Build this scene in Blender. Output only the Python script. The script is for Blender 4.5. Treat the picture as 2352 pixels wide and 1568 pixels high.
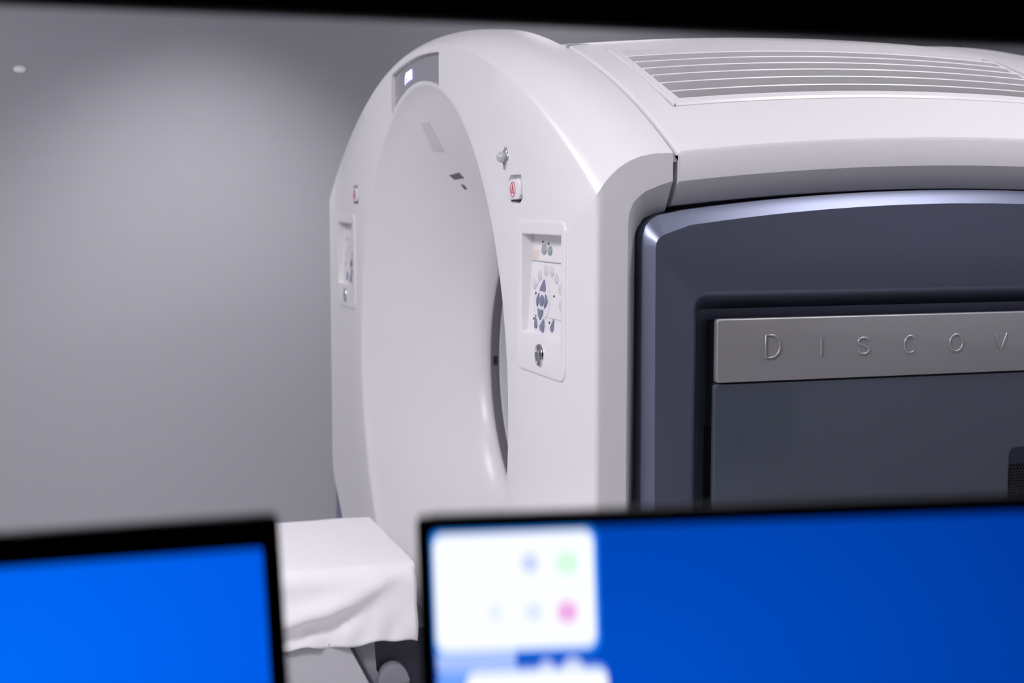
import bpy, bmesh, math, random
from mathutils import Vector, Matrix
from mathutils.geometry import tessellate_polygon

for o in list(bpy.data.objects):
    bpy.data.objects.remove(o)
SC = bpy.context.scene
COL = SC.collection
random.seed(4)

# ------------------------------------------------------------------ camera
PSI = math.radians(17.72)
PITCH = math.atan((784 - 472) / 3267.0)
CAM = Vector((3.253, -0.81, 1.405))
HEAD = Vector((-math.cos(PSI), math.sin(PSI), 0))
RIGHT = Vector((math.sin(PSI), math.cos(PSI), 0))
FWD = HEAD * math.cos(PITCH) - Vector((0, 0, 1)) * math.sin(PITCH)
UPV = Vector((0, 0, 1)) * math.cos(PITCH) + HEAD * math.sin(PITCH)
cd = bpy.data.cameras.new('camera')
cd.sensor_width = 36.0
cd.lens = 36.0 * 3267.0 / 2352.0
cd.clip_start = 0.01
cd.dof.use_dof = True
cd.dof.focus_distance = 2.5
cd.dof.aperture_fstop = 3.8
cd.dof.aperture_ratio = 1.5
cam = bpy.data.objects.new('camera', cd)
COL.objects.link(cam)
cam.matrix_world = Matrix.Translation(CAM) @ Matrix((RIGHT, UPV, -FWD)).transposed().to_4x4()
SC.camera = cam

# ------------------------------------------------------------------ world, exposure
w = bpy.data.worlds.new('world')
SC.world = w
w.use_nodes = True
w.node_tree.nodes['Background'].inputs[0].default_value = (0.5, 0.5, 0.6, 1)
w.node_tree.nodes['Background'].inputs[1].default_value = 0.02
SC.view_settings.view_transform = 'Standard'
SC.view_settings.look = 'None'
SC.view_settings.gamma = 1.0
SC.view_settings.use_curve_mapping = False
SC.view_settings.exposure = 0.1

# ------------------------------------------------------------------ ceiling lamps of the scan room and added fill lights
CEIL = 2.75
def lamp(name, x, y, sx, sy, watts, col=(1, 0.965, 1.0)):
    l = bpy.data.lights.new(name, 'AREA')
    l.shape = 'RECTANGLE'
    l.size = sx
    l.size_y = sy
    l.energy = watts
    l.color = col
    o = bpy.data.objects.new(name, l)
    o.location = (x, y, CEIL - 0.06)
    COL.objects.link(o)
    return o
lamp('ceiling_lamp_or_fill', 1.45, 1.15, 0.5, 0.6, 13)
lamp('ceiling_lamp_or_fill', 1.95, 0.45, 0.25, 0.9, 2.6)  # added fill light that lifts the scanner's side, not a known fixture
lamp('ceiling_lamp_or_fill', 1.95, -1.80, 0.5, 1.0, 64)
lamp('ceiling_lamp_or_fill', -0.30, -1.45, 0.6, 0.6, 20)  # added fill light to brighten the sheet on the table
lamp('ceiling_lamp_or_fill', -1.90, 1.20, 0.4, 0.6, 4)  # added fill light for the wall behind the scanner
lamp('ceiling_downlight', 1.95, 1.45, 0.14, 0.14, 2.0)
lamp('ceiling_downlight', 1.95, 2.25, 0.14, 0.14, 2.0)
# added unseen spot that brightens the middle of the back wall
sl_ = bpy.data.lights.new('wall_fill_spot', 'SPOT')
sl_.energy = 125
sl_.color = (0.98, 0.97, 1.0)
sl_.spot_size = math.radians(74)
sl_.spot_blend = 1.0
sl_.shadow_soft_size = 0.06
so_ = bpy.data.objects.new('wall_fill_spot', sl_)
so_.location = (-1.05, -0.25, CEIL - 0.07)
so_.rotation_euler = (Vector((-2.3, -0.28, 0.25)) - Vector(so_.location)).to_track_quat('-Z', 'Y').to_euler()
COL.objects.link(so_)

# ------------------------------------------------------------------ materials
def mat(name, col, rough=0.5, metal=0.0, spec=0.5, coat=0.0, emit=None, es=0.0, noise=0.03, nscale=40, bump=0.0, trans=0.0):
    m = bpy.data.materials.new(name)
    m.use_nodes = True
    nt = m.node_tree
    b = nt.nodes['Principled BSDF']
    b.inputs['Roughness'].default_value = rough
    b.inputs['Metallic'].default_value = metal
    b.inputs['Specular IOR Level'].default_value = spec
    b.inputs['Coat Weight'].default_value = coat
    b.inputs['Coat Roughness'].default_value = 0.05
    b.inputs['Transmission Weight'].default_value = trans
    tc = nt.nodes.new('ShaderNodeTexCoord')
    nz = nt.nodes.new('ShaderNodeTexNoise')
    nz.inputs['Scale'].default_value = nscale
    nz.inputs['Detail'].default_value = 3
    nt.links.new(tc.outputs['Object'], nz.inputs['Vector'])
    rp = nt.nodes.new('ShaderNodeValToRGB')
    a = 1 - noise
    rp.color_ramp.elements[0].color = (col[0] * a, col[1] * a, col[2] * a, 1)
    rp.color_ramp.elements[1].color = (min(1, col[0] * (1 + noise)), min(1, col[1] * (1 + noise)), min(1, col[2] * (1 + noise)), 1)
    nt.links.new(nz.outputs['Fac'], rp.inputs['Fac'])
    nt.links.new(rp.outputs['Color'], b.inputs['Base Color'])
    if bump:
        bp = nt.nodes.new('ShaderNodeBump')
        bp.inputs['Strength'].default_value = bump
        bp.inputs['Distance'].default_value = 0.001
        nt.links.new(nz.outputs['Fac'], bp.inputs['Height'])
        nt.links.new(bp.outputs['Normal'], b.inputs['Normal'])
    if emit:
        b.inputs['Emission Color'].default_value = (*emit, 1)
        b.inputs['Emission Strength'].default_value = es
    return m

WHITE = mat('white_plastic', (0.80, 0.785, 0.81), 0.30, noise=0.008, nscale=6)
WHITE2 = mat('white_satin_plastic', (0.80, 0.785, 0.81), 0.30, noise=0.008, nscale=6)
LINER = mat('bore_grey', (0.66, 0.67, 0.73), 0.5)
RINGD = mat('bore_ring_dark', (0.16, 0.15, 0.16), 0.35)
BLUE = mat('slate_blue_paint', (0.19, 0.21, 0.295), 0.40, metal=0.72, noise=0.03, nscale=300)
DOOR = mat('slate_blue_gloss', (0.076, 0.090, 0.122), 0.22, coat=0.5, noise=0.03, nscale=60)
HEADM = mat('vent_header_navy', (0.018, 0.024, 0.042), 0.5)
CHASS = mat('dark_chassis', (0.035, 0.038, 0.052), 0.6)
SILVER = mat('brushed_silver', (0.50, 0.49, 0.51), 0.38, metal=0.6, noise=0.04, nscale=200)
CHROME = mat('chrome', (0.75, 0.75, 0.78), 0.12, metal=1.0)
BLACK = mat('black_plastic', (0.006, 0.006, 0.008), 0.5)
BLKMESH = mat('black_mesh', (0.02, 0.022, 0.03), 0.45)
KEYBLUE = mat('blue_grey_key', (0.20, 0.215, 0.32), 0.4)
KEYGREY = mat('grey_key', (0.36, 0.37, 0.40), 0.4)
KEYTEAL = mat('teal_grey_key', (0.28, 0.36, 0.38), 0.4)
KEYPALE = mat('pale_label', (0.68, 0.665, 0.69), 0.4)
KEYWHITE = mat('white_key', (0.66, 0.65, 0.67), 0.35)
STICKER = mat('cream_sticker', (0.70, 0.62, 0.56), 0.5)
LEDDARK = mat('dark_led', (0.02, 0.02, 0.03), 0.3)
REDINK = mat('red_ink', (0.55, 0.10, 0.15), 0.5)
BADGE = mat('badge_dark', (0.07, 0.07, 0.11), 0.3)
LENS = mat('display_lens', (0.30, 0.30, 0.33), 0.25, coat=0.3)
DIGIT = mat('display_digit', (0.5, 0.5, 1), 0.5, emit=(0.42, 0.45, 1.0), es=2.2)
PORT = mat('laser_window_grey', (0.12, 0.12, 0.13), 0.2)
SHEET = mat('white_cotton', (0.93, 0.92, 0.95), 0.85, noise=0.02, nscale=400, bump=0.15)
TABGREY = mat('table_grey', (0.52, 0.52, 0.56), 0.45)
TABMID = mat('table_mid_grey', (0.25, 0.25, 0.29), 0.4)
TABDARK = mat('table_navy', (0.012, 0.013, 0.03), 0.4)
WALLM = mat('wall_paint', (0.375, 0.375, 0.41), 0.7, noise=0.01, nscale=3)
WALLD = mat('control_wall_paint', (0.10, 0.10, 0.11), 0.8)
CEILM = mat('ceiling_paint', (0.6, 0.6, 0.62), 0.9)
FLOORM = mat('vinyl_floor', (0.60, 0.60, 0.62), 0.4, noise=0.06)
TRIMB = mat('slate_wall_guard', (0.19, 0.20, 0.27), 0.6)
DESKM = mat('desk_laminate', (0.10, 0.10, 0.11), 0.5)
BLINDM = mat('black_blind_fabric', (0.004, 0.004, 0.006), 0.9)
FRAMEM = mat('dark_window_frame', (0.02, 0.02, 0.025), 0.5)
PALE = mat('pale_plastic', (0.9, 0.9, 0.92), 0.4)

def emis(name, col, s):
    return mat(name, (0.01, 0.01, 0.02), 0.3, emit=col, es=s)

def glass():
    m = bpy.data.materials.new('window_glass')
    m.use_nodes = True
    nt = m.node_tree
    nt.nodes.clear()
    out = nt.nodes.new('ShaderNodeOutputMaterial')
    g = nt.nodes.new('ShaderNodeBsdfGlass')
    g.inputs['Roughness'].default_value = 0.0
    g.inputs['IOR'].default_value = 1.45
    nt.links.new(g.outputs[0], out.inputs['Surface'])
    return m
GLASS = glass()

# ------------------------------------------------------------------ object helpers
def link(name, me, material, parent=None, smooth=None, loc=None):
    if smooth is not None:
        me.shade_smooth()
        me.set_sharp_from_angle(angle=math.radians(smooth))
    if material is not None:
        for m in (material if isinstance(material, (list, tuple)) else [material]):
            me.materials.append(m)
    o = bpy.data.objects.new(name, me)
    COL.objects.link(o)
    if parent is not None:
        o.parent = parent
    if loc is not None:
        o.location = loc
    return o
def pymesh(name, v, f, recalc=True):
    me = bpy.data.meshes.new(name)
    me.from_pydata([tuple(p) for p in v], [], f)
    if recalc:
        bm = bmesh.new()
        bm.from_mesh(me)
        bmesh.ops.remove_doubles(bm, verts=bm.verts, dist=1e-6)
        bmesh.ops.recalc_face_normals(bm, faces=bm.faces)
        bm.to_mesh(me)
        bm.free()
    me.update()
    return me
def thing(name, label, cat, loc=(0, 0, 0), group=None):
    o = bpy.data.objects.new(name, None)
    o.empty_display_size = 0.1
    o.location = loc
    COL.objects.link(o)
    o['label'] = label
    o['category'] = cat
    if group:
        o['group'] = group
    return o
def tag(o, label, cat):
    o['label'] = label
    o['category'] = cat
    return o
def struct(o):
    o['kind'] = 'structure'
    return o
def bm_box(bm, lo, hi):
    vs = [bm.verts.new((x, y, z)) for x in (lo[0], hi[0]) for y in (lo[1], hi[1]) for z in (lo[2], hi[2])]
    for f in ((0, 1, 3, 2), (4, 6, 7, 5), (0, 4, 5, 1), (2, 3, 7, 6), (0, 2, 6, 4), (1, 5, 7, 3)):
        bm.faces.new([vs[i] for i in f])
    return vs
def box(name, lo, hi, material, parent=None, bev=0.0, seg=2, smooth=40):
    bm = bmesh.new()
    bm_box(bm, lo, hi)
    if bev:
        bmesh.ops.bevel(bm, geom=list(bm.edges), offset=bev, segments=seg, affect='EDGES', profile=0.5)
    bmesh.ops.recalc_face_normals(bm, faces=bm.faces)
    me = bpy.data.meshes.new(name)
    bm.to_mesh(me)
    bm.free()
    return link(name, me, material, parent, smooth if bev else None)
def prism(name, poly, to3, d0, d1, material, parent=None, bev=0.0, smooth=35, seg=2, only_top=True):
    """extrude 2-D polygon; to3(u,v,d)->xyz ; d0 back, d1 front (bevelled)"""
    bm = bmesh.new()
    a = [bm.verts.new(to3(u, v, d0)) for u, v in poly]
    b = [bm.verts.new(to3(u, v, d1)) for u, v in poly]
    n = len(poly)
    bm.faces.new(a[::-1])
    top = bm.faces.new(b)
    for i in range(n):
        bm.faces.new((a[i], a[(i + 1) % n], b[(i + 1) % n], b[i]))
    if bev:
        bmesh.ops.bevel(bm, geom=list(top.edges), offset=bev, segments=seg, affect='EDGES', profile=0.5)
    bmesh.ops.recalc_face_normals(bm, faces=bm.faces)
    me = bpy.data.meshes.new(name)
    bm.to_mesh(me)
    bm.free()
    return link(name, me, material, parent, smooth)
def rrect(u0, v0, u1, v1, r, n=6):
    if not isinstance(r, (list, tuple)):
        r = [r] * 4
    out = []
    for k, (cu, cv, a0) in enumerate(((u1, v1, 0), (u0, v1, 90), (u0, v0, 180), (u1, v0, 270))):
        su = -1 if k in (0, 3) else 1
        sv = -1 if k in (0, 1) else 1
        for i in range(n + 1):
            a = math.radians(a0 + 90 * i / n)
            out.append((cu + su * r[k] + r[k] * math.cos(a), cv + sv * r[k] + r[k] * math.sin(a)))
    return out
def strip_loops(loops, closed=True, cyc=False):
    """quads between consecutive loops of equal length"""
    v = []
    f = []
    n = len(loops[0])
    for L in loops:
        v += L
    m = len(loops)
    for k in range(m if cyc else m - 1):
        k2 = (k + 1) % m
        for i in range(n if closed else n - 1):
            j = (i + 1) % n
            f.append((k * n + i, k * n + j, k2 * n + j, k2 * n + i))
    return v, f
def tube_mesh(paths, rad, sides=6, flat=None):
    """round tubes along 3-D polylines; one mesh"""
    V = []
    F = []
    for P in paths:
        P = [Vector(p) for p in P]
        closed = (P[0] - P[-1]).length < 1e-7
        if closed:
            P = P[:-1]
        n = len(P)
        base = len(V)
        prev = None
        for i in range(n):
            if closed:
                t = (P[(i + 1) % n] - P[i - 1]).normalized()
            else:
                t = (P[min(i + 1, n - 1)] - P[max(i - 1, 0)]).normalized()
            if prev is None:
                a = Vector((1, 0, 0)) if abs(t.x) < 0.9 else Vector((0, 1, 0))
                nn = t.cross(a).normalized()
            else:
                nn = (prev - t * prev.dot(t)).normalized()
            prev = nn
            bb = t.cross(nn)
            for s in range(sides):
                an = 2 * math.pi * s / sides
                V.append(P[i] + (nn * math.cos(an) + bb * math.sin(an)) * rad)
        for i in range(n if closed else n - 1):
            j = (i + 1) % n
            for s in range(sides):
                s2 = (s + 1) % sides
                F.append((base + i * sides + s, base + i * sides + s2, base + j * sides + s2, base + j * sides + s))
        if not closed:
            F.append(tuple(base + s for s in range(sides))[::-1])
            F.append(tuple(base + (n - 1) * sides + s for s in range(sides)))
    return V, F
def arc(cu, cv, ru, rv, a0, a1, n=14):
    return [(cu + ru * math.cos(math.radians(a0 + (a1 - a0) * i / n)), cv + rv * math.sin(math.radians(a0 + (a1 - a0) * i / n))) for i in range(n + 1)]
def lathe_y(name, prof, material, parent, c, n=32, smooth=40):
    """profile [(r, y)] turned about the Y axis through c"""
    loops = [[(c[0] + r * math.cos(2 * math.pi * i / n), c[1] + y, c[2] + r * math.sin(2 * math.pi * i / n)) for i in range(n)] for r, y in prof]
    v, f = strip_loops(loops)
    return link(name, pymesh(name, v, f), material, parent, smooth)
def interp(x, xs, ys):
    if x <= xs[0]:
        return ys[0]
    for i in range(1, len(xs)):
        if x <= xs[i]:
            t = (x - xs[i - 1]) / (xs[i] - xs[i - 1])
            return ys[i - 1] + t * (ys[i] - ys[i - 1])
    return ys[-1]

# ------------------------------------------------------------------ setting
struct(box('floor', (-2.4, -3.6, -0.1), (4.8, 3.2, 0), FLOORM))
struct(box('ceiling', (-2.4, -3.6, CEIL), (4.8, 3.2, CEIL + 0.1), CEILM))
struct(box('wall_back', (-2.42, -3.6, 0), (-2.3, 3.2, CEIL), WALLM))
struct(box('wall_left', (-2.3, -3.6, 0), (4.8, -3.48, CEIL), WALLM))
struct(box('wall_right', (-2.3, 3.08, 0), (4.8, 3.2, CEIL), WALLM))
struct(box('wall_front', (4.68, -3.48, 0), (4.8, 3.08, CEIL), WALLD))
struct(box('trim_1', (-2.3, 0.226, 0), (-2.285, 0.6, 1.15), TRIMB))
# wall between the scan room and the control room, with the observation window
WX0, WX1 = 2.2, 2.3
WY0, WY1, WZ0, WZ1 = -1.5, 0.75, 0.92, 2.05
bm = bmesh.new()
bm_box(bm, (WX0, -3.48, 0), (WX1, WY0, CEIL))
bm_box(bm, (WX0, WY1, 0), (WX1, 3.08, CEIL))
bm_box(bm, (WX0, WY0, 0), (WX1, WY1, WZ0))
bm_box(bm, (WX0, WY0, WZ1), (WX1, WY1, CEIL))
bmesh.ops.remove_doubles(bm, verts=bm.verts, dist=1e-5)
me = bpy.data.meshes.new('wall_window')
bm.to_mesh(me)
bm.free()
struct(link('wall_window', me, WALLM))
# frame and pane of window_1
bm = bmesh.new()
t = 0.05
bm_box(bm, (WX0, WY0, WZ0), (WX1, WY0 + t, WZ1))
bm_box(bm, (WX0, WY1 - t, WZ0), (WX1, WY1, WZ1))
bm_box(bm, (WX0, WY0 + t, WZ0), (WX1, WY1 - t, WZ0 + t))
bm_box(bm, (WX0, WY0 + t, WZ1 - t), (WX1, WY1 - t, WZ1))
me = bpy.data.meshes.new('window_1')
bm.to_mesh(me)
bm.free()
win = struct(link('window_1', me, FRAMEM))
box('pane', (2.245, WY0 + t, WZ0 + t), (2.253, WY1 - t, WZ1 - t), GLASS, win)
# half lowered blind on the control room side
bl = thing('roller_blind', 'black roller blind lowered over the upper part of the window', 'blind', (2.32, -0.375, 1.525))
def lb(p):
    return (p[0] - 2.32, p[1] + 0.375, p[2] - 1.525)
box('fabric', lb((2.318, -1.48, 1.545)), lb((2.322, 0.73, 2.10)), BLINDM, bl)
box('bottom_bar', lb((2.308, -1.48, 1.527)), lb((2.332, 0.73, 1.548)), BLINDM, bl, 0.004)
box('cassette', lb((2.305, -1.5, 2.08)), lb((2.375, 0.75, 2.16)), BLINDM, bl, 0.01)

# ------------------------------------------------------------------ CT scanner
ct = thing('ct_scanner', 'large white hospital scanner with a round bore and slate blue side panel', 'scanner', (0, 0, 0))
XS = 1.15
ISO = 1.0
YD = 1.36
def tt(Y):
    y = min(max(Y, 0), 0.131) / 0.131
    return (1 - (1 - y) ** 2.7) ** 0.82
def S(X, Y):
    t = tt(Y)
    A = 1.7635 + 0.0375 * t
    if Y > 0.131:
        A += 0.031 * (1 - ((Y - 0.69) / 0.559) ** 2)
    B = 0.2536 - 0.0266 * t
    return A - B * X * X - 0.012 * (X / 1.15) ** 8
def S_mid(X, Y):
    a = abs(X)
    if a < 0.62:
        return S(0.62, Y) + 0.03 * (1 - (a / 0.62) ** 2)
    return S(X, Y)
YEZ = ([1.30, 1.386, 1.406, 1.420, 1.431, 1.444], [0.054, 0.054, 0.056, 0.064, 0.083, 0.131])
def build_shell(front=True):
    """closed ring-shaped cover: outline -> rim -> dish -> throat -> back"""
    ntop = 120
    # descriptors going round: right side (bottom->top), top (right->left), left side, bottom
    zlist = [0.62 + (1.30 - 0.62) * i / 8 for i in range(9)] + [1.34, 1.37, 1.386, 1.396, 1.406, 1.414, 1.420, 1.426, 1.431, 1.438, 1.444, 1.455, 1.47]
    zc_end = S(XS, 0.131)
    desc = []
    low = [(0.80, 0.03), (0.85, 0.15), (0.91, 0.30), (0.965, 0.43), (1.05, 0.50), (1.12, 0.55), (1.143, 0.585)]
    nb = 14
    for i in range(nb):
        desc.append(('low', -0.80 + 1.6 * i / nb, 0.03))
    for p in low:
        desc.append(('low', p[0], p[1]))
    for z in zlist:
        desc.append(('side', 1, z))
    for i in range(ntop + 1):
        desc.append(('top', math.sin(math.pi / 2 * (1 - 2 * i / ntop)) * 0.35 + 0.65 * (1 - 2 * i / ntop), 0))
    for z in zlist[::-1]:
        desc.append(('side', -1, z))
    for p in low[::-1]:
        desc.append(('low', -p[0], p[1]))
    st = [0, 0.0025, 0.006, 0.012, 0.018, 0.025, 0.034, 0.045, 0.058, 0.075, 0.10, 0.131]
    loops = []
    def xsy(y):
        return XS - 0.005 * (1 - min(1, y / 0.008)) ** 2
    def pt(d, s):
        if d[0] == 'top':
            X = d[1] * xsy(s)
            return (X, s, S(X, s))
        if d[0] == 'side':
            ye = interp(d[2], *YEZ)
            y = s * ye / 0.131
            k = (zc_end - d[2]) / (zc_end - 0.62)
            X = xsy(y)
            zc = S(X, y)
            return (d[1] * X, y, zc + (0.62 - zc) * k)
        y = s * 0.054 / 0.131
        return (d[1] * xsy(y) / XS, y, d[2])
    for s in st:
        loops.append([pt(d, s) for d in desc])
    front_ring = loops[0]
    # return loop (reveal on the sides)
    ret = []
    for d in desc:
        if d[0] == 'top':
            ret.append((d[1] * XS * 0.985, 0.131, S(d[1] * XS, 0.131) - 0.03))
        elif d[0] == 'side':
            zi = interp(d[2], [1.30, 1.386, 1.406, 1.42, 1.431, 1.444, 1.47], [1.30, 1.354, 1.362, 1.3746, 1.388, 1.3975, 1.42])
            yi = interp(d[2], [1.30, 1.386, 1.406, 1.42, 1.431, 1.444, 1.47], [0.0786, 0.0786, 0.080, 0.0857, 0.0958, 0.131, 0.131])
            ret.append((d[1] * 1.12, yi, zi))
        else:
            ret.append((d[1] * 0.94, 0.10, d[2]))
    loops.append(ret)
    angs = [math.atan2(p[2] - ISO, p[0]) for p in front_ring]
    def circ(r, y):
        return [(r * math.cos(a), y, ISO + r * math.sin(a)) for a in angs]
    loops.append(circ(0.40, 0.285))
    prof = [(0.362, 0.285), (0.36, 0.279), (0.3615, 0.272), (0.365, 0.262), (0.371, 0.252), (0.379, 0.241), (0.391, 0.229)]
    for i in range(1, 13):
        k = i / 12
        prof.append((0.391 + (0.672 - 0.391) * k, 0.229 + (0.014 - 0.229) * k - 0.012 * math.sin(math.pi * k)))
    prof += [(0.678, 0.0075), (0.683, 0.0035), (0.689, 0.001), (0.697, 0.0)]
    for r, y in prof:
        loops.append(circ(r, y))
    rim = loops[-1]
    for k in (0.3, 0.65):
        loops.append([tuple(rim[i][c] + (front_ring[i][c] - rim[i][c]) * k for c in range(3)) for i in range(len(rim))])
    if not front:
        loops = [[(x, YD - y, z) for x, y, z in L] for L in loops]
    v, f = strip_loops(loops, cyc=True)
    return pymesh('front_cover' if front else 'rear_cover', v, f)
def boolean_cut(me, cutters):
    """subtract the cutter meshes and return a new mesh"""
    o = bpy.data.objects.new('tmp', me)
    COL.objects.link(o)
    tmp = []
    for c in cutters:
        co = bpy.data.objects.new('cut', c)
        COL.objects.link(co)
        tmp.append(co)
        md = o.modifiers.new('b', 'BOOLEAN')
        md.operation = 'DIFFERENCE'
        md.solver = 'EXACT'
        md.object = co
    dg = bpy.context.evaluated_depsgraph_get()
    dg.update()
    out = bpy.data.meshes.new_from_object(o.evaluated_get(dg))
    for q in tmp + [o]:
        bpy.data.objects.remove(q)
    return out
def cutter(poly, y0, y1):
    n = len(poly)
    v = [(u, y0, z) for u, z in poly] + [(u, y1, z) for u, z in poly]
    f = [tuple(range(n)), tuple(range(2 * n - 1, n - 1, -1))] + [(i, (i + 1) % n, n + (i + 1) % n, n + i) for i in range(n)]
    return pymesh('cut', v, f)
# display opening above the flare
def top_arc(x, off=0.0):
    return 1.7495 - 0.27 * x * x - off
DX0, DX1 = -0.278, 0.187
disp_poly = [(DX0 + (DX1 - DX0) * i / 24, top_arc(DX0 + (DX1 - DX0) * i / 24)) for i in range(25)]
a1 = math.acos(DX1 / 0.69)
a0 = math.acos(DX0 / 0.69)
DLOW = []
for i in range(25):
    a = a1 + (a0 - a1) * i / 24
    DLOW.append((0.69 * math.cos(a), ISO + 0.69 * math.sin(a)))
disp_poly = (disp_poly + DLOW)[::-1]
PX = 0.881
cuts = [cutter(disp_poly, -0.05, 0.013)]
for s in (1, -1):
    q = rrect(PX - 0.115, 1.150, PX + 0.125, 1.365, 0.008, 3)
    cuts.append(cutter([(s * u, z) for u, z in q], -0.05, 0.034))
    q = [(0.706, 1.462), (0.768, 1.462), (0.779, 1.45), (0.779, 1.418), (0.764, 1.41), (0.708, 1.41), (0.694, 1.42), (0.694, 1.45)]
    cuts.append(cutter([(s * u, z) for u, z in q], -0.05, 0.010))
cuts.append(cutter([(0.1855, 1.735), (0.1885, 1.735), (0.1885, 1.752), (0.1855, 1.752)], -0.05, 0.004))
link('front_cover', boolean_cut(build_shell(True), cuts), WHITE, ct, 32)
link('rear_cover', build_shell(False), WHITE, ct, 32)

# bore
def lathe_part(name, prof, material, n=96, smooth=40):
    return lathe_y(name, prof, material, ct, (0, 0, ISO), n, smooth)
lathe_part('bore_ring', [(0.3605, 0.284), (0.358, 0.2845), (0.357, 0.290), (0.357, 0.306), (0.361, 0.307), (0.375, 0.307), (0.375, 0.284), (0.3605, 0.284)], RINGD)
lathe_part('bore_liner', [(0.358, 0.307), (0.355, 0.309), (0.355, YD - 0.289), (0.38, YD - 0.289), (0.38, 0.307), (0.358, 0.307)], LINER)
# small laser mark on the dark ring
for zz in (0.994,):
    box('ring_mark', (-0.3575, 0.2895, zz - 0.012), (-0.3545, 0.301, zz + 0.012), LEDDARK, ct, 0.001)

# chassis behind the covers
for s in (1, -1):
    lo, hi = sorted((s * 1.04, s * 1.095))
    box('chassis_plate', (lo, 0.10, 0.03), (hi, YD - 0.10, 1.41), CHASS, ct)

# top cover with its side bands
GX0, GX1, GY0, GY1 = 0.690, 1.004, 0.198, 1.035      # outer edge of the grille frame
HG = 0.006
def lower_arch(Y):
    return S(XS, Y) - 0.0465
def build_top():
    xs = [-1.147 + 0.9 * i / 12 for i in range(13)] + [-0.2 + 0.82 * i / 14 for i in range(15)] + [0.65, GX0 - HG] + [GX0 - HG + (GX1 - GX0 + 2 * HG) * i / 8 for i in range(1, 9)] + [1.02, 1.05, 1.08, 1.11, 1.13, 1.147]
    ya, yb = 0.141, YD - 0.141
    ys = [ya + 0.004, ya + 0.012, 0.17, GY0 - HG] + [GY0 - HG + (GY1 - GY0 + 2 * HG) * i / 30 for i in range(1, 31)] + [1.07, 1.10, 1.15, 1.19, yb - 0.012, yb - 0.004]
    V = []
    F = []
    def add(p):
        V.append(p)
        return len(V) - 1
    G = [[add((x, y, S_mid(x, y))) for y in ys] for x in xs]
    for i in range(len(xs) - 1):
        for j in range(len(ys) - 1):
            if xs[i] > GX0 - HG - 1e-6 and xs[i + 1] < GX1 + HG + 1e-6 and ys[j] > GY0 - HG - 1e-6 and ys[j + 1] < GY1 + HG + 1e-6:
                continue
            F.append((G[i][j], G[i + 1][j], G[i + 1][j + 1], G[i][j + 1]))
    # walls of the grille opening
    gi = [i for i, x in enumerate(xs) if GX0 - HG - 1e-6 <= x <= GX1 + HG + 1e-6]
    gj = [j for j, y in enumerate(ys) if GY0 - HG - 1e-6 <= y <= GY1 + HG + 1e-6]
    loop = [(gi[0], j) for j in gj] + [(i, gj[-1]) for i in gi[1:]] + [(gi[-1], j) for j in gj[::-1][1:]] + [(i, gj[0]) for i in gi[::-1][1:-1]]
    low = [add((xs[i], ys[j], S(xs[i], ys[j]) - 0.05)) for i, j in loop]
    for k in range(len(loop)):
        k2 = (k + 1) % len(loop)
        F.append((G[loop[k][0]][loop[k][1]], G[loop[k2][0]][loop[k2][1]], low[k2], low[k]))
    # end flanges
    for j, y0, y1 in ((0, ya, 0.118), (len(ys) - 1, yb, YD - 0.118)):
        r0 = [G[i][j] for i in range(len(xs))]
        r1 = [add((x, y0, S_mid(x, y0) - 0.004)) for x in xs]
        r2 = [add((x, y0, S_mid(x, y0) - 0.016)) for x in xs]
        r3 = [add((x * 0.985, y1, min(S_mid(x, y1), S(x, 0.131)) - 0.02)) for x in xs]
        for a, b in ((r0, r1), (r1, r2), (r2, r3)):
            for i in range(len(xs) - 1):
                F.append((a[i], a[i + 1], b[i + 1], b[i]))
    # side bands and reveals
    for si, s in ((len(xs) - 1, 1), (0, -1)):
        yy = [ya] + ys + [yb]
        r0 = [add((s * 1.147, ya, S(1.147, ya) - 0.004))] + [G[si][j] for j in range(len(ys))] + [add((s * 1.147, yb, S(1.147, yb) - 0.004))]
        r1 = [add((s * 1.150, y, S(XS, y) - 0.005)) for y in yy]
        r3 = [add((s * 1.150, y, lower_arch(y))) for y in yy]
        r4 = [add((s * 1.12, y, lower_arch(y) - 0.0385)) for y in yy]
        r5 = [add((s * 1.100, y, lower_arch(y) - 0.042)) for y in yy]
        r6 = [add((s * 1.00, y, lower_arch(y) - 0.042)) for y in yy]
        rows = (r0, r1, r3, r4, r5, r6)
        for a, b in zip(rows[:-1], rows[1:]):
            for j in range(len(yy) - 1):
                F.append((a[j], a[j + 1], b[j + 1], b[j]))
        for e in (0, -1):
            for a, b in zip(rows[1:-1], rows[2:]):
                pa, pb = V[a[e]], V[b[e]]
                F.append((a[e], b[e], add((pb[0] - s * 0.03, pb[1], pb[2])), add((pa[0] - s * 0.03, pa[1], pa[2]))))
    me = pymesh('top_cover', V, F)
    return me
link('top_cover', build_top(), WHITE, ct, 28)
# sink below the grille
box('grille_tray', (GX0, GY0, 1.40), (GX1, GY1, 1.43), CHASS, ct)
# short slot next to the seam
sl = []
box('cover_slot', (0.623, 0.139, S(0.628, 0.16) - 0.012), (0.632, 0.188, S(0.628, 0.16) + 0.0025), KEYGREY, ct, 0.002)

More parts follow.
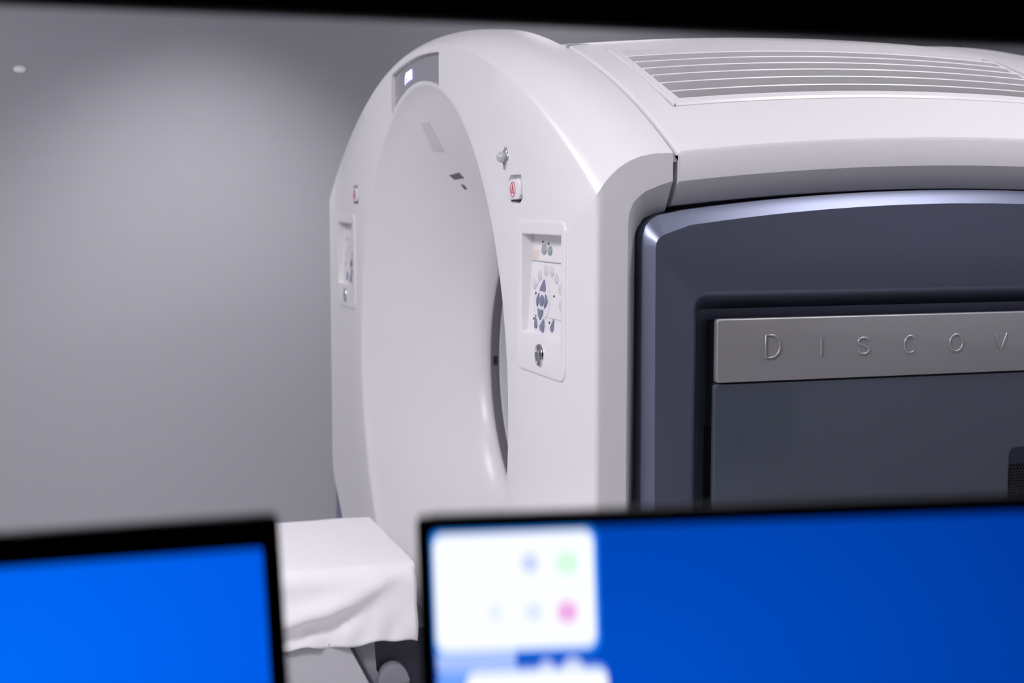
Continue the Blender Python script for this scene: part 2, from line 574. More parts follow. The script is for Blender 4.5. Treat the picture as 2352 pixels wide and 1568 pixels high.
# vent grille: frame and slats
def build_grille_frame():
    m = 0.0225
    xs = [GX0, GX0 + 0.003, GX0 + m, GX1 - m + 0.003, GX1 - 0.003, GX1]
    ny = 36
    y_in0, y_in1 = GY0 + 0.017, GY1 - 0.017
    ys = [GY0, GY0 + 0.003, y_in0] + [y_in0 + (y_in1 - y_in0) * i / ny for i in range(1, ny + 1)] + [GY1 - 0.003, GY1]
    V = []
    F = []
    def add(p):
        V.append(p)
        return len(V) - 1
    def z(i, j):
        edge = i in (0, len(xs) - 1) or j in (0, len(ys) - 1)
        return S(xs[i], ys[j]) + (-0.001 if edge else 0.0025)
    G = {}
    B = {}
    for i in range(len(xs)):
        for j in range(len(ys)):
            x, y = xs[i], ys[j]
            if i in (0, len(xs) - 1) and j in (0, len(ys) - 1):
                x += 0.006 if i == 0 else -0.006
                y += 0.006 if j == 0 else -0.006
            G[i, j] = add((x, y, z(i, j)))
            B[i, j] = add((x, y, S(x, y) - 0.035))
    def hole(i, j):
        return i == 2 and 2 <= j < len(ys) - 3
    ni, nj = len(xs) - 1, len(ys) - 1
    for i in range(ni):
        for j in range(nj):
            if hole(i, j):
                continue
            F.append((G[i, j], G[i + 1, j], G[i + 1, j + 1], G[i, j + 1]))
            F.append((B[i, j], B[i, j + 1], B[i + 1, j + 1], B[i + 1, j]))
            for (di, dj, e) in ((-1, 0, ((i, j), (i, j + 1))), (1, 0, ((i + 1, j), (i + 1, j + 1))), (0, -1, ((i, j), (i + 1, j))), (0, 1, ((i, j + 1), (i + 1, j + 1)))):
                a, b = i + di, j + dj
                if not (0 <= a < ni and 0 <= b < nj) or hole(a, b):
                    F.append((G[e[0]], G[e[1]], B[e[1]], B[e[0]]))
    return pymesh('vent_grille', V, F)
gr = link('vent_grille', build_grille_frame(), WHITE2, ct, 25)
NG = 7
gx0, gx1 = GX0 + 0.0225, GX1 - 0.0195
pitch = (gx1 - gx0 + 0.0075) / NG
def build_slat(xc, first=False):
    y0, y1 = GY0 + 0.0165, GY1 - 0.0165
    ny = 30
    sec = [(-0.0, -0.0005), (0.0012, 0.0015), (0.0062, 0.0012), (0.0075, -0.0008), (-0.0010, -0.030), (-0.008, -0.030)]
    loops = []
    for j in range(ny + 1):
        y = y0 + (y1 - y0) * j / ny
        loops.append([(xc + dx, y, S(xc + 0.004, y) + dz) for dx, dz in sec])
    v, f = strip_loops(loops)
    n = len(sec)
    f.append(tuple(range(n)))
    f.append(tuple(range(len(v) - n, len(v)))[::-1])
    return pymesh('slat', v, f)
for k in range(0, NG):
    if k == 0:
        continue
    link('slat', build_slat(gx0 + pitch * k - 0.0075), WHITE2, gr, 25)

# slate blue side panels
YC = 0.69
def mirror_path(half):
    return half + [(2 * YC - y, z) for y, z in half[::-1]]
def arch(ys, z_at):
    return [(y, z_at(y)) for y in ys]
UY = [0.16, 0.21, 0.26, 0.31, 0.36, 0.41, 0.46, 0.51, 0.56, 0.61, 0.65]
def parab(peak, k):
    return lambda y: peak - k * (y - YC) ** 2
# outlines traced on the panel planes (y, z)
OUT = [(0.088, 0.10), (0.087, 0.6), (0.085, 1.34), (0.0865, 1.359), (0.091, 1.373), (0.099, 1.382), (0.112, 1.3895)] + arch(UY, lambda y: 1.432 - 0.120 * (y - YC) ** 2)
INN = [(0.104, 0.11), (0.1035, 0.6), (0.0995, 1.335), (0.1005, 1.345), (0.1035, 1.351), (0.109, 1.356), (0.119, 1.3605)] + arch(UY, lambda y: 1.409 - 0.125 * (y - YC) ** 2)
XO, XI, XF, XR = 1.135, 1.156, 1.156, 1.100
def build_side_panel(s, recess=True):
    o2 = mirror_path(OUT)
    i2 = mirror_path(INN)
    n = len(o2)
    V = []
    F = []
    def add(p):
        V.append((s * p[0], p[1], p[2]))
        return len(V) - 1
    r0 = [add((1.096, y, z)) for y, z in o2]
    r1 = [add((XO, y, z)) for y, z in o2]
    # rounded shoulder: two intermediate loops
    r2 = [add((XO + (XI - XO) * 0.93, yo + (yi - yo) * 0.93, zo + (zi - zo) * 0.93)) for (yo, zo), (yi, zi) in zip(o2, i2)]
    r3 = [add((XI, yi, zi)) for yi, zi in i2]
    for a, b in ((r0, r1), (r1, r2), (r2, r3)):
        for k in range(n):
            k2 = (k + 1) % n
            F.append((a[k], a[k2], b[k2], b[k]))
    if not recess:
        F.append(tuple(r3))
        return pymesh('side_panel', V, F)
    hol = rrect(0.1655, 0.20, 2 * YC - 0.1655, 1.2670, 0.028, 8)
    outer = [Vector((y, z, 0)) for y, z in i2]
    inner = [Vector((y, z, 0)) for y, z in hol]
    h0 = [add((XF, y, z)) for y, z in hol]
    idx = r3 + h0
    for tri in tessellate_polygon([outer, inner]):
        F.append(tuple(idx[i] for i in tri))
    # cove: rounded lip, slope, floor
    def inset(d):
        return rrect(0.1655 + d, 0.20 + d, 2 * YC - 0.1655 - d, 1.2670 - d, max(0.004, 0.028 - d * 0.6), 8)
    prev = h0
    for d, x in ((0.0015, XF - 0.0006), (0.004, XF - 0.003), (0.008, XF - 0.008), (0.014, XF - 0.018), (0.020, XF - 0.030), (0.026, XF - 0.041), (0.033, XR)):
        cur = [add((x, y, z)) for y, z in inset(d)]
        for k in range(len(cur)):
            k2 = (k + 1) % len(cur)
            F.append((prev[k], prev[k2], cur[k2], cur[k]))
        prev = cur
    F.append(tuple(prev))
    return pymesh('side_panel', V, F)
link('side_panel', build_side_panel(1), BLUE, ct, 28)
link('side_panel', build_side_panel(-1, False), BLUE, ct, 28)
# black strip beside the service door
box('panel_strip', (1.1005, 0.2145, 0.45), (1.1365, 0.2172, 1.037), BLACK, ct)

def toX(u, v, d):
    return (d, u, v)
PLX = 1.150
plate = prism('name_plate', rrect(0.2125, 1.1155, 2 * YC - 0.2125, 1.2205, 0.005, 4), toX, 1.139, PLX, SILVER, ct, 0.0028, seg=3)
prism('service_door', rrect(0.2105, 0.24, 2 * YC - 0.2105, 1.1130, 0.006, 4), toX, 1.137, 1.147, DOOR, ct, 0.003, seg=3)
box('panel_mount', (1.1005, 0.2175, 0.25), (1.1395, 2 * YC - 0.2175, 1.216), CHASS, ct, 0.002)
door = bpy.data.objects['service_door']
def strokes(name, paths, x, rad, material, parent, sides=6):
    v, f = tube_mesh([[(x, u, w) for u, w in P] for P in paths], rad, sides)
    return link(name, pymesh(name, v, f), material, parent, 60)
zb, zx, zt = 1.1545, 1.1835, 1.1920
LET = {
    'D': [[(0.301, zb), (0.301, zt), (0.311, zt)] + arc(0.311, (zb + zt) / 2, 0.0165, (zt - zb) / 2, 90, -90, 16) + [(0.301, zb)]],
    'i': [[(0.4045, zb), (0.4045, zx + 0.001)], [(0.404, zt + 0.002), (0.40455, zt + 0.002)]],
    's': [arc(0.4855, 1.1765, 0.0105, 0.0065, 20, 180, 12) + [(0.4760, 1.1735), (0.4855, 1.1695), (0.4945, 1.1655)] + arc(0.4855, 1.1625, 0.0105, 0.0070, 0, -160, 12)],
    'c': [arc(0.5765, (zb + zx) / 2, 0.0115, (zx - zb) / 2, 50, 310, 22)],
    'o': [arc(0.6680, (zb + zx) / 2, 0.0130, (zx - zb) / 2, 0, 360, 28)],
    'v': [[(0.7470, zx), (0.7590, zb), (0.7710, zx)]],
}
for ch, P in LET.items():
    strokes('letter', P, PLX + 0.0005, 0.0016, SILVER, plate, 8)

# hexagonal mesh of the vent in the service door
MY0, MY1, MZ0, MZ1 = 0.788, 1.30, 0.62, 0.967
rec = prism('vent_recess', rrect(MY0 - 0.002, MZ0 - 0.002, MY1, 0.979, 0.012, 5), toX, 1.14, 1.1476, BLACK, door, 0.0)
prism('vent_header', rrect(MY0 - 0.002, 0.949, MY1, 0.979, (0.012, 0.012, 0.001, 0.001), 5), toX, 1.14, 1.1481, HEADM, door, 0.0)
V = []
F = []
hp = 0.0062
R = hp / math.sqrt(3)
wd = 0.0009
def hexv(cy, cz, r):
    return [(cy + r * math.sin(math.radians(60 * k)), cz + r * math.cos(math.radians(60 * k))) for k in range(6)]
row = 0
z = 0.9455
while z > 0.84:
    y = MY0 + (hp / 2 if row % 2 else 0)
    while y < 0.93:
        b = len(V)
        for (a, c) in hexv(y, z, R):
            V.append((1.1492, a, c))
        for (a, c) in hexv(y, z, R - wd):
            V.append((1.1492, a, c))
        for (a, c) in hexv(y, z, R - wd):
            V.append((1.1476, a, c))
        for k in range(6):
            k2 = (k + 1) % 6
            F.append((b + k, b + k2, b + 6 + k2, b + 6 + k))
            F.append((b + 6 + k, b + 6 + k2, b + 12 + k2, b + 12 + k))
        y += hp
    z -= 1.5 * R
    row += 1
hx = link('vent_mesh', pymesh('vent_mesh', V, F), BLKMESH, door)
hx['kind'] = 'stuff'

# display above the bore
lens_poly = [(u, z) for u, z in disp_poly]
def toY(u, v, d):
    return (u, d, v)
lens = prism('display_window', lens_poly, toY, 0.0132, 0.0095, LENS, ct, 0.0)
def seven(ch):
    return {'1': 'bc', '9': 'abcdfg', '0': 'abcdef'}[ch]
dw, dh = 0.0125, 0.0215
dx = -0.176
for ch, du, dz in (('1', 0.0, -0.0055), ('9', 0.021, 0.0), ('0', 0.0425, 0.002), ('0', 0.064, 0.0035)):
    u0 = dx + du
    z0 = 1.7025 + dz
    P = []
    seg = {'a': ((0, dh), (dw, dh)), 'b': ((dw, dh), (dw, dh / 2)), 'c': ((dw, dh / 2), (dw, 0)), 'd': ((0, 0), (dw, 0)), 'e': ((0, 0), (0, dh / 2)), 'f': ((0, dh / 2), (0, dh)), 'g': ((0, dh / 2), (dw, dh / 2))}
    for s_ in seven(ch):
        (a, b), (c, d) = seg[s_]
        P.append([(u0 + a, 0.0088, z0 + b), (u0 + c, 0.0088, z0 + d)])
    v, f = tube_mesh(P, 0.0012, 6)
    link('digit', pymesh('digit', v, f), DIGIT, lens)
for u, z in ((0.172, 1.718), (-0.262, 1.672)):
    lathe_y('screw', [(0.0001, 0.0), (0.004, 0.0), (0.005, 0.001), (0.005, 0.003)], KEYGREY, lens, (u, 0.0085, z), 14)

# items in the flare: laser windows, raised label
def dish_point(x, z):
    r = math.hypot(x, z - ISO)
    k = (r - 0.391) / (0.672 - 0.391)
    return 0.229 + (0.014 - 0.229) * k - 0.012 * math.sin(math.pi * k)
def dish_patch(name, corners, material, lift, parent=None, nn=4, smooth=40):
    """four corners (x,z) on the flare; a thin plate following it"""
    loops_top = []
    V = []
    F = []
    def bil(u, v):
        (a, b, c, d) = corners
        x = (a[0] * (1 - u) + b[0] * u) * (1 - v) + (d[0] * (1 - u) + c[0] * u) * v
        z = (a[1] * (1 - u) + b[1] * u) * (1 - v) + (d[1] * (1 - u) + c[1] * u) * v
        return x, z
    for lvl in (0, 1):
        for i in range(nn + 1):
            for j in range(nn + 1):
                x, z = bil(i / nn, j / nn)
                y = dish_point(x, z)
                rr = math.hypot(x, z - ISO)
                edge = (i in (0, nn) or j in (0, nn))
                h = lift * (0.7 if edge else 1.0) if lvl == 0 else -0.004
                V.append((x - h * 0.61 * x / rr, y - h * 0.79, z - h * 0.61 * (z - ISO) / rr))
    def I(l, i, j):
        return l * (nn + 1) ** 2 + i * (nn + 1) + j
    for i in range(nn):
        for j in range(nn):
            F.append((I(0, i, j), I(0, i + 1, j), I(0, i + 1, j + 1), I(0, i, j + 1)))
    for i in range(nn):
        F.append((I(0, i, 0), I(0, i + 1, 0), I(1, i + 1, 0), I(1, i, 0)))
        F.append((I(0, i, nn), I(0, i + 1, nn), I(1, i + 1, nn), I(1, i, nn)))
        F.append((I(0, 0, i), I(0, 0, i + 1), I(1, 0, i + 1), I(1, 0, i)))
        F.append((I(0, nn, i), I(0, nn, i + 1), I(1, nn, i + 1), I(1, nn, i)))
    return link(name, pymesh(name, V, F), material, parent or ct, smooth)
dish_patch('laser_window', [(-0.183, 1.480), (-0.126, 1.486), (-0.121, 1.472), (-0.173, 1.469)], PORT, 0.001)
dish_patch('laser_window', [(-0.161, 1.457), (-0.147, 1.456), (-0.147, 1.445), (-0.161, 1.445)], PORT, 0.001)
lp = dish_patch('label_plate', [(-0.150, 1.607), (-0.100, 1.607), (-0.120, 1.538), (-0.180, 1.541)], KEYPALE, 0.003, smooth=20)
dish_patch('label_text', [(-0.142, 1.599), (-0.130, 1.599), (-0.145, 1.575), (-0.157, 1.575)], KEYWHITE, 0.0036, lp, 2)
dish_patch('label_text', [(-0.122, 1.601), (-0.112, 1.601), (-0.124, 1.578), (-0.134, 1.578)], KEYWHITE, 0.0036, lp, 2)

# control panels left and right of the bore
RX0, RX1, RZ0, RZ1 = 0.781, 0.9955, 1.1755, 1.3545
def dep(z):
    return 0.0078 + (z - 1.17) * 0.0735
def pilf(poly, name, material, s, parent, base, lift=0.002, bev=0.0007):
    """a key standing on the sloping keypad"""
    bm = bmesh.new()
    a = [bm.verts.new((s * u, dep(z) + 0.002, z)) for u, z in poly]
    b = [bm.verts.new((s * u, dep(z) - lift, z)) for u, z in poly]
    n = len(poly)
    bm.faces.new(a[::-1])
    top = bm.faces.new(b)
    for i in range(n):
        bm.faces.new((a[i], a[(i + 1) % n], b[(i + 1) % n], b[i]))
    bmesh.ops.bevel(bm, geom=list(top.edges), offset=bev, segments=2, affect='EDGES', profile=0.5)
    bmesh.ops.recalc_face_normals(bm, faces=bm.faces)
    me = bpy.data.meshes.new(name)
    bm.to_mesh(me)
    bm.free()
    return link(name, me, material, parent, 40)
def ell(u, z, ru, rz, n=18):
    return [(u + ru * math.cos(2 * math.pi * i / n), z + rz * math.sin(2 * math.pi * i / n)) for i in range(n)]
def control_panel(s):
    out = rrect(0.748, 1.1065, 1.0145, 1.3795, (0.020, 0.020, 0.026, 0.026), 7)
    inn = rrect(RX0, RZ0, RX1, RZ1, 0.004, 7)
    V = []
    F = []
    def add(x, y, z):
        V.append((s * x, y, z))
        return len(V) - 1
    def inset(d):
        return rrect(0.748 + d, 1.1065 + d, 1.0145 - d, 1.3795 - d, (0.020 - d / 2, 0.020 - d / 2, 0.026 - d / 2, 0.026 - d / 2), 7)
    rows = [[add(u, 0.001, z) for u, z in out]]
    for d, y in ((0.0, -0.0008), (0.0012, -0.0026), (0.0035, -0.0034), (0.006, -0.0035)):
        rows.append([add(u, y, z) for u, z in inset(d)])
    for k, lip in ((0, (-0.0035)), (1, -0.0022)):
        q = rrect(RX0 - 0.002 + 0.002 * k, RZ0 - 0.005 + 0.005 * k, RX1 + 0.002 - 0.002 * k, RZ1 + 0.002 - 0.002 * k, 0.004, 7)
        rows.append([add(u, lip, z) for u, z in q])
    rows.append([add(u, dep(z), z) for u, z in rrect(RX0, RZ0 + 0.003, RX1, RZ1, 0.003, 7)])
    for a, b in zip(rows[:-1], rows[1:]):
        for k in range(len(a)):
            k2 = (k + 1) % len(a)
            F.append((a[k], a[k2], b[k2], b[k]))
    F.append(tuple(rows[-1]))
    p = link('control_panel', pymesh('control_panel', V, F), WHITE, ct, 30)
    def u(px):
        return px
    def bar(name, u0, z0, u1, z1, rad, material):
        v, f = tube_mesh([[(s * u0, dep(z0) - 0.0002, z0), (s * u1, dep(z1) - 0.0002, z1)]], rad, 6)
        link(name, pymesh(name, v, f), material, p)
    bar('divider_groove', RX0 + 0.001, 1.3055, RX1 - 0.001, 1.3055, 0.0011, KEYGREY)
    bar('divider_groove', 0.808, 1.2085, 0.836, 1.2085, 0.0004, KEYGREY)
    bar('divider_groove', 0.868, 1.2085, RX1 - 0.004, 1.2085, 0.0004, KEYGREY)
    pilf(rrect(0.783, 1.3085, 0.818, 1.3255, 0.001, 2), 'label_sticker', STICKER, s, p, 0, 0.0003, 0.0001)
    # indicator keys
    pilf(ell(0.846, 1.3275, 0.0125, 0.0095), 'button', KEYGREY, s, p, 0)
    pilf(ell(0.878, 1.326, 0.0105, 0.0085), 'button', KEYTEAL, s, p, 0)
    for a, z in ((0.834, 1.3405), (0.865, 1.3375), (0.816, 1.2475), (0.914, 1.2475), (0.814, 1.2015), (0.900, 1.2005)):
        pilf(ell(a, z, 0.0034, 0.0022, 10), 'indicator_light', LEDDARK, s, p, 0, 0.0006, 0.0002)
    # pale keys in an arc
    for a, z in ((0.864, 1.291), (0.895, 1.2905), (0.832, 1.281), (0.923, 1.280), (0.806, 1.2645), (0.948, 1.262), (0.955, 1.235)):
        pilf(ell(a, z, 0.0105, 0.0098), 'button', KEYWHITE, s, p, 0, 0.0016, 0.0008)
    # blue-grey keys
    cxx, czz = 0.852, 1.2365
    pilf([(cxx + 0.008, 1.2735), (cxx + 0.004, 1.2735)] + [(cxx - 0.010, 1.2600), (cxx - 0.014, 1.2530), (cxx - 0.004, 1.2545), (cxx + 0.006, 1.2545), (cxx + 0.015, 1.2525), (cxx + 0.016, 1.260)], 'button', KEYBLUE, s, p, 0)
    pilf(ell(cxx, czz, 0.0115, 0.0100), 'button', KEYBLUE, s, p, 0)
    pilf([(cxx - 0.0175, czz + 0.0125), (cxx - 0.0255, czz + 0.006), (cxx - 0.029, czz - 0.001), (cxx - 0.0255, czz - 0.009), (cxx - 0.020, czz - 0.0125), (cxx - 0.0175, czz - 0.006), (cxx - 0.0168, czz + 0.003)], 'button', KEYBLUE, s, p, 0)
    pilf([(cxx + 0.0175, czz + 0.0125), (cxx + 0.0265, czz + 0.007), (cxx + 0.0325, czz), (cxx + 0.0265, czz - 0.008), (cxx + 0.0185, czz - 0.0135), (cxx + 0.0155, czz - 0.0095), (cxx + 0.0185, czz)], 'button', KEYBLUE, s, p, 0)
    pilf([(cxx - 0.0165, 1.2215), (cxx - 0.003, 1.2190), (cxx + 0.0105, 1.2210), (cxx + 0.0120, 1.215), (cxx + 0.0045, 1.2055), (cxx - 0.001, 1.2015), (cxx - 0.008, 1.2055), (cxx - 0.0155, 1.214)], 'button', KEYBLUE, s, p, 0)
    pilf([(0.8245, 1.2085), (0.8285, 1.203), (0.8345, 1.196), (0.8375, 1.190), (0.8335, 1.1850), (0.8265, 1.1850), (0.8225, 1.190), (0.8225, 1.200)], 'button', KEYBLUE, s, p, 0)
    pilf([(0.8705, 1.2050), (0.8660, 1.2020), (0.8530, 1.1930), (0.8500, 1.189), (0.8570, 1.1835), (0.8680, 1.1810), (0.8745, 1.1815), (0.8755, 1.195)], 'button', KEYBLUE, s, p, 0)
    pilf([(0.9235, 1.2085), (0.9195, 1.203), (0.9125, 1.197), (0.9080, 1.1925), (0.9120, 1.1870), (0.9190, 1.1850), (0.9240, 1.1875), (0.9255, 1.199)], 'button', KEYBLUE, s, p, 0)
    # fine outline round the steering keys
    ring = [(s * a, dep(z) - 0.0003, z) for a, z in arc(cxx, czz, 0.043, 0.040, -58, 238, 40)]
    lowr = [(s * a, dep(z) - 0.0003, z) for a, z in arc(cxx - 0.002, 1.196, 0.032, 0.0225, 185, 355, 24)]
    v, f = tube_mesh([ring, lowr], 0.0004, 5)
    link('key_outline', pymesh('key_outline', v, f), KEYWHITE, p)
    # round monogram badge
    c = (s * 0.887, -0.0035, 1.1425)
    bd = lathe_y('badge', [(0.0001, -0.0022), (0.0165, -0.0022), (0.0172, -0.0030), (0.0195, -0.0030), (0.0205, -0.0015), (0.0205, 0.002)], [BADGE, CHROME], p, c, 36)
    for pl in bd.data.polygons:
        cc = pl.center
        if math.hypot(cc.x - c[0], cc.z - c[2]) > 0.0165:
            pl.material_index = 1
    P = []
    # script capitals G and E, and four curls round the edge
    def sub(pts, ox, oz, sc=1.0):
        return [(c[0] + ox + a * sc, c[1] - 0.0024, c[2] + oz + b * sc) for a, b in pts]
    P.append(sub(arc(0, 0, 0.0042, 0.0046, 30, 300, 14) + [(0.003, -0.001), (0.0005, 0.0002), (-0.001, -0.0018)], -0.0048, 0.0048))
    P.append(sub(arc(0, 0, 0.0026, 0.0024, 60, 270, 10) + [(0.0005, -0.0024)] + arc(0, -0.0052, 0.0034, 0.0029, 90, 320, 10), 0.0052, 0.0062))
    P.append(sub(arc(0, 0, 0.0044, 0.0044, 120, 420, 14) + [(-0.0005, -0.001)], 0.0045, -0.0062))
    P.append(sub(arc(0, 0, 0.0036, 0.0042, 40, 330, 14), -0.0052, -0.0060))
    P.append(sub([(-0.010, 0.009), (-0.004, 0.001), (0.001, 0), (0.005, -0.002), (0.010, -0.010)], 0, 0))
    for k in range(4):
        a = k * 90
        P.append(sub(arc(0, 0, 0.0142, 0.0142, a + 15, a + 62, 8) + [(0.0125 * math.cos(math.radians(a + 70)), 0.0125 * math.sin(math.radians(a + 70)))], 0, 0))
    v, f = tube_mesh(P, 0.0008, 5)
    link('monogram', pymesh('monogram', v, f), CHROME, p) if False else None
    bm = bmesh.new()
    bm.from_mesh(bd.data)
    me2 = pymesh('m', v, f)
    off = len(bm.verts)
    bm.from_mesh(me2)
    bm.faces.ensure_lookup_table()
    for fc in bm.faces:
        if fc.verts[0].index >= off or min(vv.index for vv in fc.verts) >= off:
            fc.material_index = 1
    bm.verts.index_update()
    for fc in bm.faces:
        if min(vv.index for vv in fc.verts) >= off:
            fc.material_index = 1
    bm.to_mesh(bd.data)
    bm.free()
    return p
control_panel(1)
control_panel(-1)

# alarm buttons with red symbol
def alarm(s):
    q = [(0.712, 1.4535), (0.766, 1.4535), (0.7745, 1.443), (0.7745, 1.426), (0.764, 1.4165), (0.712, 1.4165), (0.7005, 1.426), (0.7005, 1.442)]
    q = [(s * a, z) for a, z in q]
    b = prism('alarm_button', q if s > 0 else q[::-1], toY, 0.010, -0.004, WHITE2, ct, 0.0025, seg=3)
    cx_, cz_ = s * 0.733, 1.4345
    yy = -0.0042
    P = [[(a, yy, z) for a, z in arc(cx_, cz_, 0.0145, 0.0135, 0, 360, 28)],
         [(cx_ - 0.0125, yy, cz_ - 0.0062), (cx_ + 0.0125, yy, cz_ - 0.0062)],
         [(cx_ - 0.007, yy, cz_ - 0.004), (cx_, yy, cz_ + 0.0105), (cx_ + 0.007, yy, cz_ - 0.004), (cx_ - 0.007, yy, cz_ - 0.004)],
         [(cx_, yy, cz_ - 0.003), (cx_, yy, cz_ + 0.004)]]
    v, f = tube_mesh(P, 0.0009, 5)
    link('alarm_symbol', pymesh('alarm_symbol', v, f), REDINK, b)
    # black bar standing in for the shade in the gap below the button
    box('button_gap_shade', tuple(min(a, b2) for a, b2 in zip((s * 0.712, -0.0005, 1.4125), (s * 0.762, 0.009, 1.4155))), tuple(max(a, b2) for a, b2 in zip((s * 0.712, -0.0005, 1.4125), (s * 0.762, 0.009, 1.4155))), BLACK, b)
alarm(1)
alarm(-1)

# swivelling intercom eye above the right alarm button
ec = (0.676, 0.0, 1.495)
eye = lathe_y('intercom_eye', [(0.0001, 0.002), (0.0125, 0.001), (0.0135, -0.0015), (0.0155, -0.0022), (0.0172, -0.0010), (0.0178, 0.001), (0.0178, 0.004)], [CHROME, BADGE], ct, ec, 32)
for pl in eye.data.polygons:
    if math.hypot(pl.center.x - ec[0], pl.center.z - ec[2]) < 0.0130:
        pl.material_index = 1
bm = bmesh.new()
bmesh.ops.create_uvsphere(bm, u_segments=24, v_segments=14, radius=0.0105, matrix=Matrix.Translation((ec[0], -0.0075, ec[2] + 0.0005)))
me = bpy.data.meshes.new('ball')
bm.to_mesh(me)
bm.free()
link('ball', me, mat('smoky_ball', (0.50, 0.50, 0.53), 0.15, coat=0.6), eye, 60)
prism('tab', [(ec[0] - 0.004, ec[2] - 0.011), (ec[0] + 0.004, ec[2] - 0.011), (ec[0] + 0.0015, ec[2] - 0.0225), (ec[0] - 0.0015, ec[2] - 0.0225)], toY, 0.001, -0.004, CHROME, eye, 0.001)
prism('hood', [(ec[0] - 0.008, ec[2] + 0.011), (ec[0] + 0.008, ec[2] + 0.011), (ec[0] + 0.005, ec[2] + 0.0195), (ec[0] - 0.005, ec[2] + 0.0195)][::-1], toY, 0.001, -0.0015, KEYGREY, eye, 0.0005)

# ------------------------------------------------------------------ patient table
tb = thing('patient_table', 'grey scanner table with dark gap at its base in front of the bore', 'table', (0, -0.9, 0))
def T(p):
    return (p[0], p[1] + 0.9, p[2])
box('cradle', T((-0.225, -1.95, 0.565)), T((0.225, -0.115, 0.606)), TABGREY, tb, 0.012)
box('side_rail', T((-0.262, -1.95, 0.470)), T((0.262, -0.130, 0.562)), TABGREY, tb, 0.01)
def toXt(u, v, d):
    return (d, u + 0.9, v)
# outer side cover with a slanting end
prism('side_cover', [(-1.95, 0.13), (-1.95, 0.468), (-0.237, 0.468), (-0.170, 0.335), (-0.115, 0.13)], toXt, -0.27, 0.27, TABGREY, tb, 0.006)
prism('edge_trim', [(-0.236, 0.467), (-0.229, 0.467), (-0.162, 0.335), (-0.110, 0.14), (-0.117, 0.14), (-0.170, 0.335)], toXt, -0.262, 0.262, CHASS, tb, 0.0)
box('column', T((-0.20, -0.227, 0.0)), T((0.235, -0.02, 0.468)), TABDARK, tb)
prism('bracket', [(-0.228, 0.467), (-0.168, 0.467), (-0.168, 0.385), (-0.13, 0.33), (-0.158, 0.30)], toXt, 0.235, 0.25, TABMID, tb, 0.003)
prism('hook_cover', arc(-0.128, 0.352, 0.036, 0.048, 0, 180, 14), toXt, 0.236, 0.262, TABMID, tb, 0.004)
box('foot', T((-0.30, -1.85, 0.0)), T((0.30, -0.06, 0.13)), TABDARK, tb, 0.01)

# sheet draped over the table
def build_sheet():
    y0, y1 = -1.9, -0.078
    NY = 150
    prof = []
    # (path parameter -> x, z): far hem, far edge, top, near edge, near hem
    path = [(-0.268, 0.46), (-0.262, 0.54), (-0.252, 0.605), (-0.240, 0.6185), (-0.225, 0.621), (-0.12, 0.6195), (0, 0.619), (0.12, 0.6195), (0.20, 0.620), (0.228, 0.619)]
    near = 26
    V = []
    F = []
    rnd = random.Random(3)
    ph = [rnd.random() * 6 for _ in range(8)]
    for j in range(NY + 1):
        y = y0 + (y1 - y0) * j / NY
        row = []
        for x, z in path:
            wob = 0.0015 * math.sin(y * 23 + x * 31) + 0.001 * math.sin(y * 51 + x * 17 + 1)
            if z < 0.6:
                row.append((x - 0.004 * math.sin(y * 19), y, z))
            else:
                row.append((x, y, z + wob * (1 if abs(x) < 0.2 else 0.4)))
        hem = 0.4565 + 0.004 * math.sin(y * 37 + ph[0]) + 0.003 * math.sin(y * 83 + ph[1])
        for k in range(near + 1):
            s = k / near
            # rounded shoulder then fall
            if s < 0.2:
                a = s / 0.2 * math.radians(74)
                x = 0.228 + 0.042 * math.sin(a)
                z = 0.619 - 0.040 * (1 - math.cos(a)) - 0.004 * s
            else:
                q = (s - 0.2) / 0.8
                z0 = 0.619 - 0.040 * (1 - math.cos(math.radians(74))) - 0.0008
                z = z0 + (hem - z0) * q
                x = 0.2691 + 0.012 * q
            # large diagonal fold: the cloth above the line stands out, below it tucks in
            yl = (y + 0.096) / 0.28          # 0 near the bore, -1 to the left
            zl = 0.606 + 0.100 * yl - 0.02 * math.sin(math.pi * min(1, max(0, -yl)))
            d = z - zl
            up = 0.024 * math.exp(-((d - 0.010) / 0.030) ** 2) if d > 0.010 else 0.024 * math.exp(-((d - 0.010) / 0.011) ** 2)
            amp = min(1, max(0, -yl * 1.6))
            tuck = -0.010 * math.exp(-((d + 0.028) / 0.018) ** 2) * amp
            x += (up * amp + tuck) * min(1, s * 4)
            # gathered waves towards the hem
            g = max(0, (s - 0.45) / 0.55)
            x += g * (0.007 * math.sin(y * 42 + z * 30 + ph[2]) + 0.004 * math.sin(y * 95 - z * 50 + ph[3]))
            x += 0.003 * math.sin((y * 1.2 + z) * 60 + ph[4]) * min(1, s * 2)
            row.append((x, y, z))
        V.append(row)
    n = len(V[0])
    flat = [p for r_ in V for p in r_]
    for j in range(NY):
        for i in range(n - 1):
            F.append((j * n + i, j * n + i + 1, (j + 1) * n + i + 1, (j + 1) * n + i))
    # short flap hanging over the end towards the bore
    b = len(flat)
    for i in range(len(path) + 4):
        x, y, z = V[NY][i]
        flat.append((x * 0.995, y + 0.003, z - 0.012))
    for i in range(len(path) + 3):
        F.append((NY * n + i, NY * n + i + 1, b + i + 1, b + i))
    me = pymesh('bed_sheet', flat, F)
    o = link('bed_sheet', me, SHEET, None, 60)
    sd = o.modifiers.new('solid', 'SOLIDIFY')
    sd.thickness = 0.0015
    sd.offset = 1
    return o
tag(build_sheet(), 'white cotton sheet with soft folds draped over the scanner table', 'sheet')

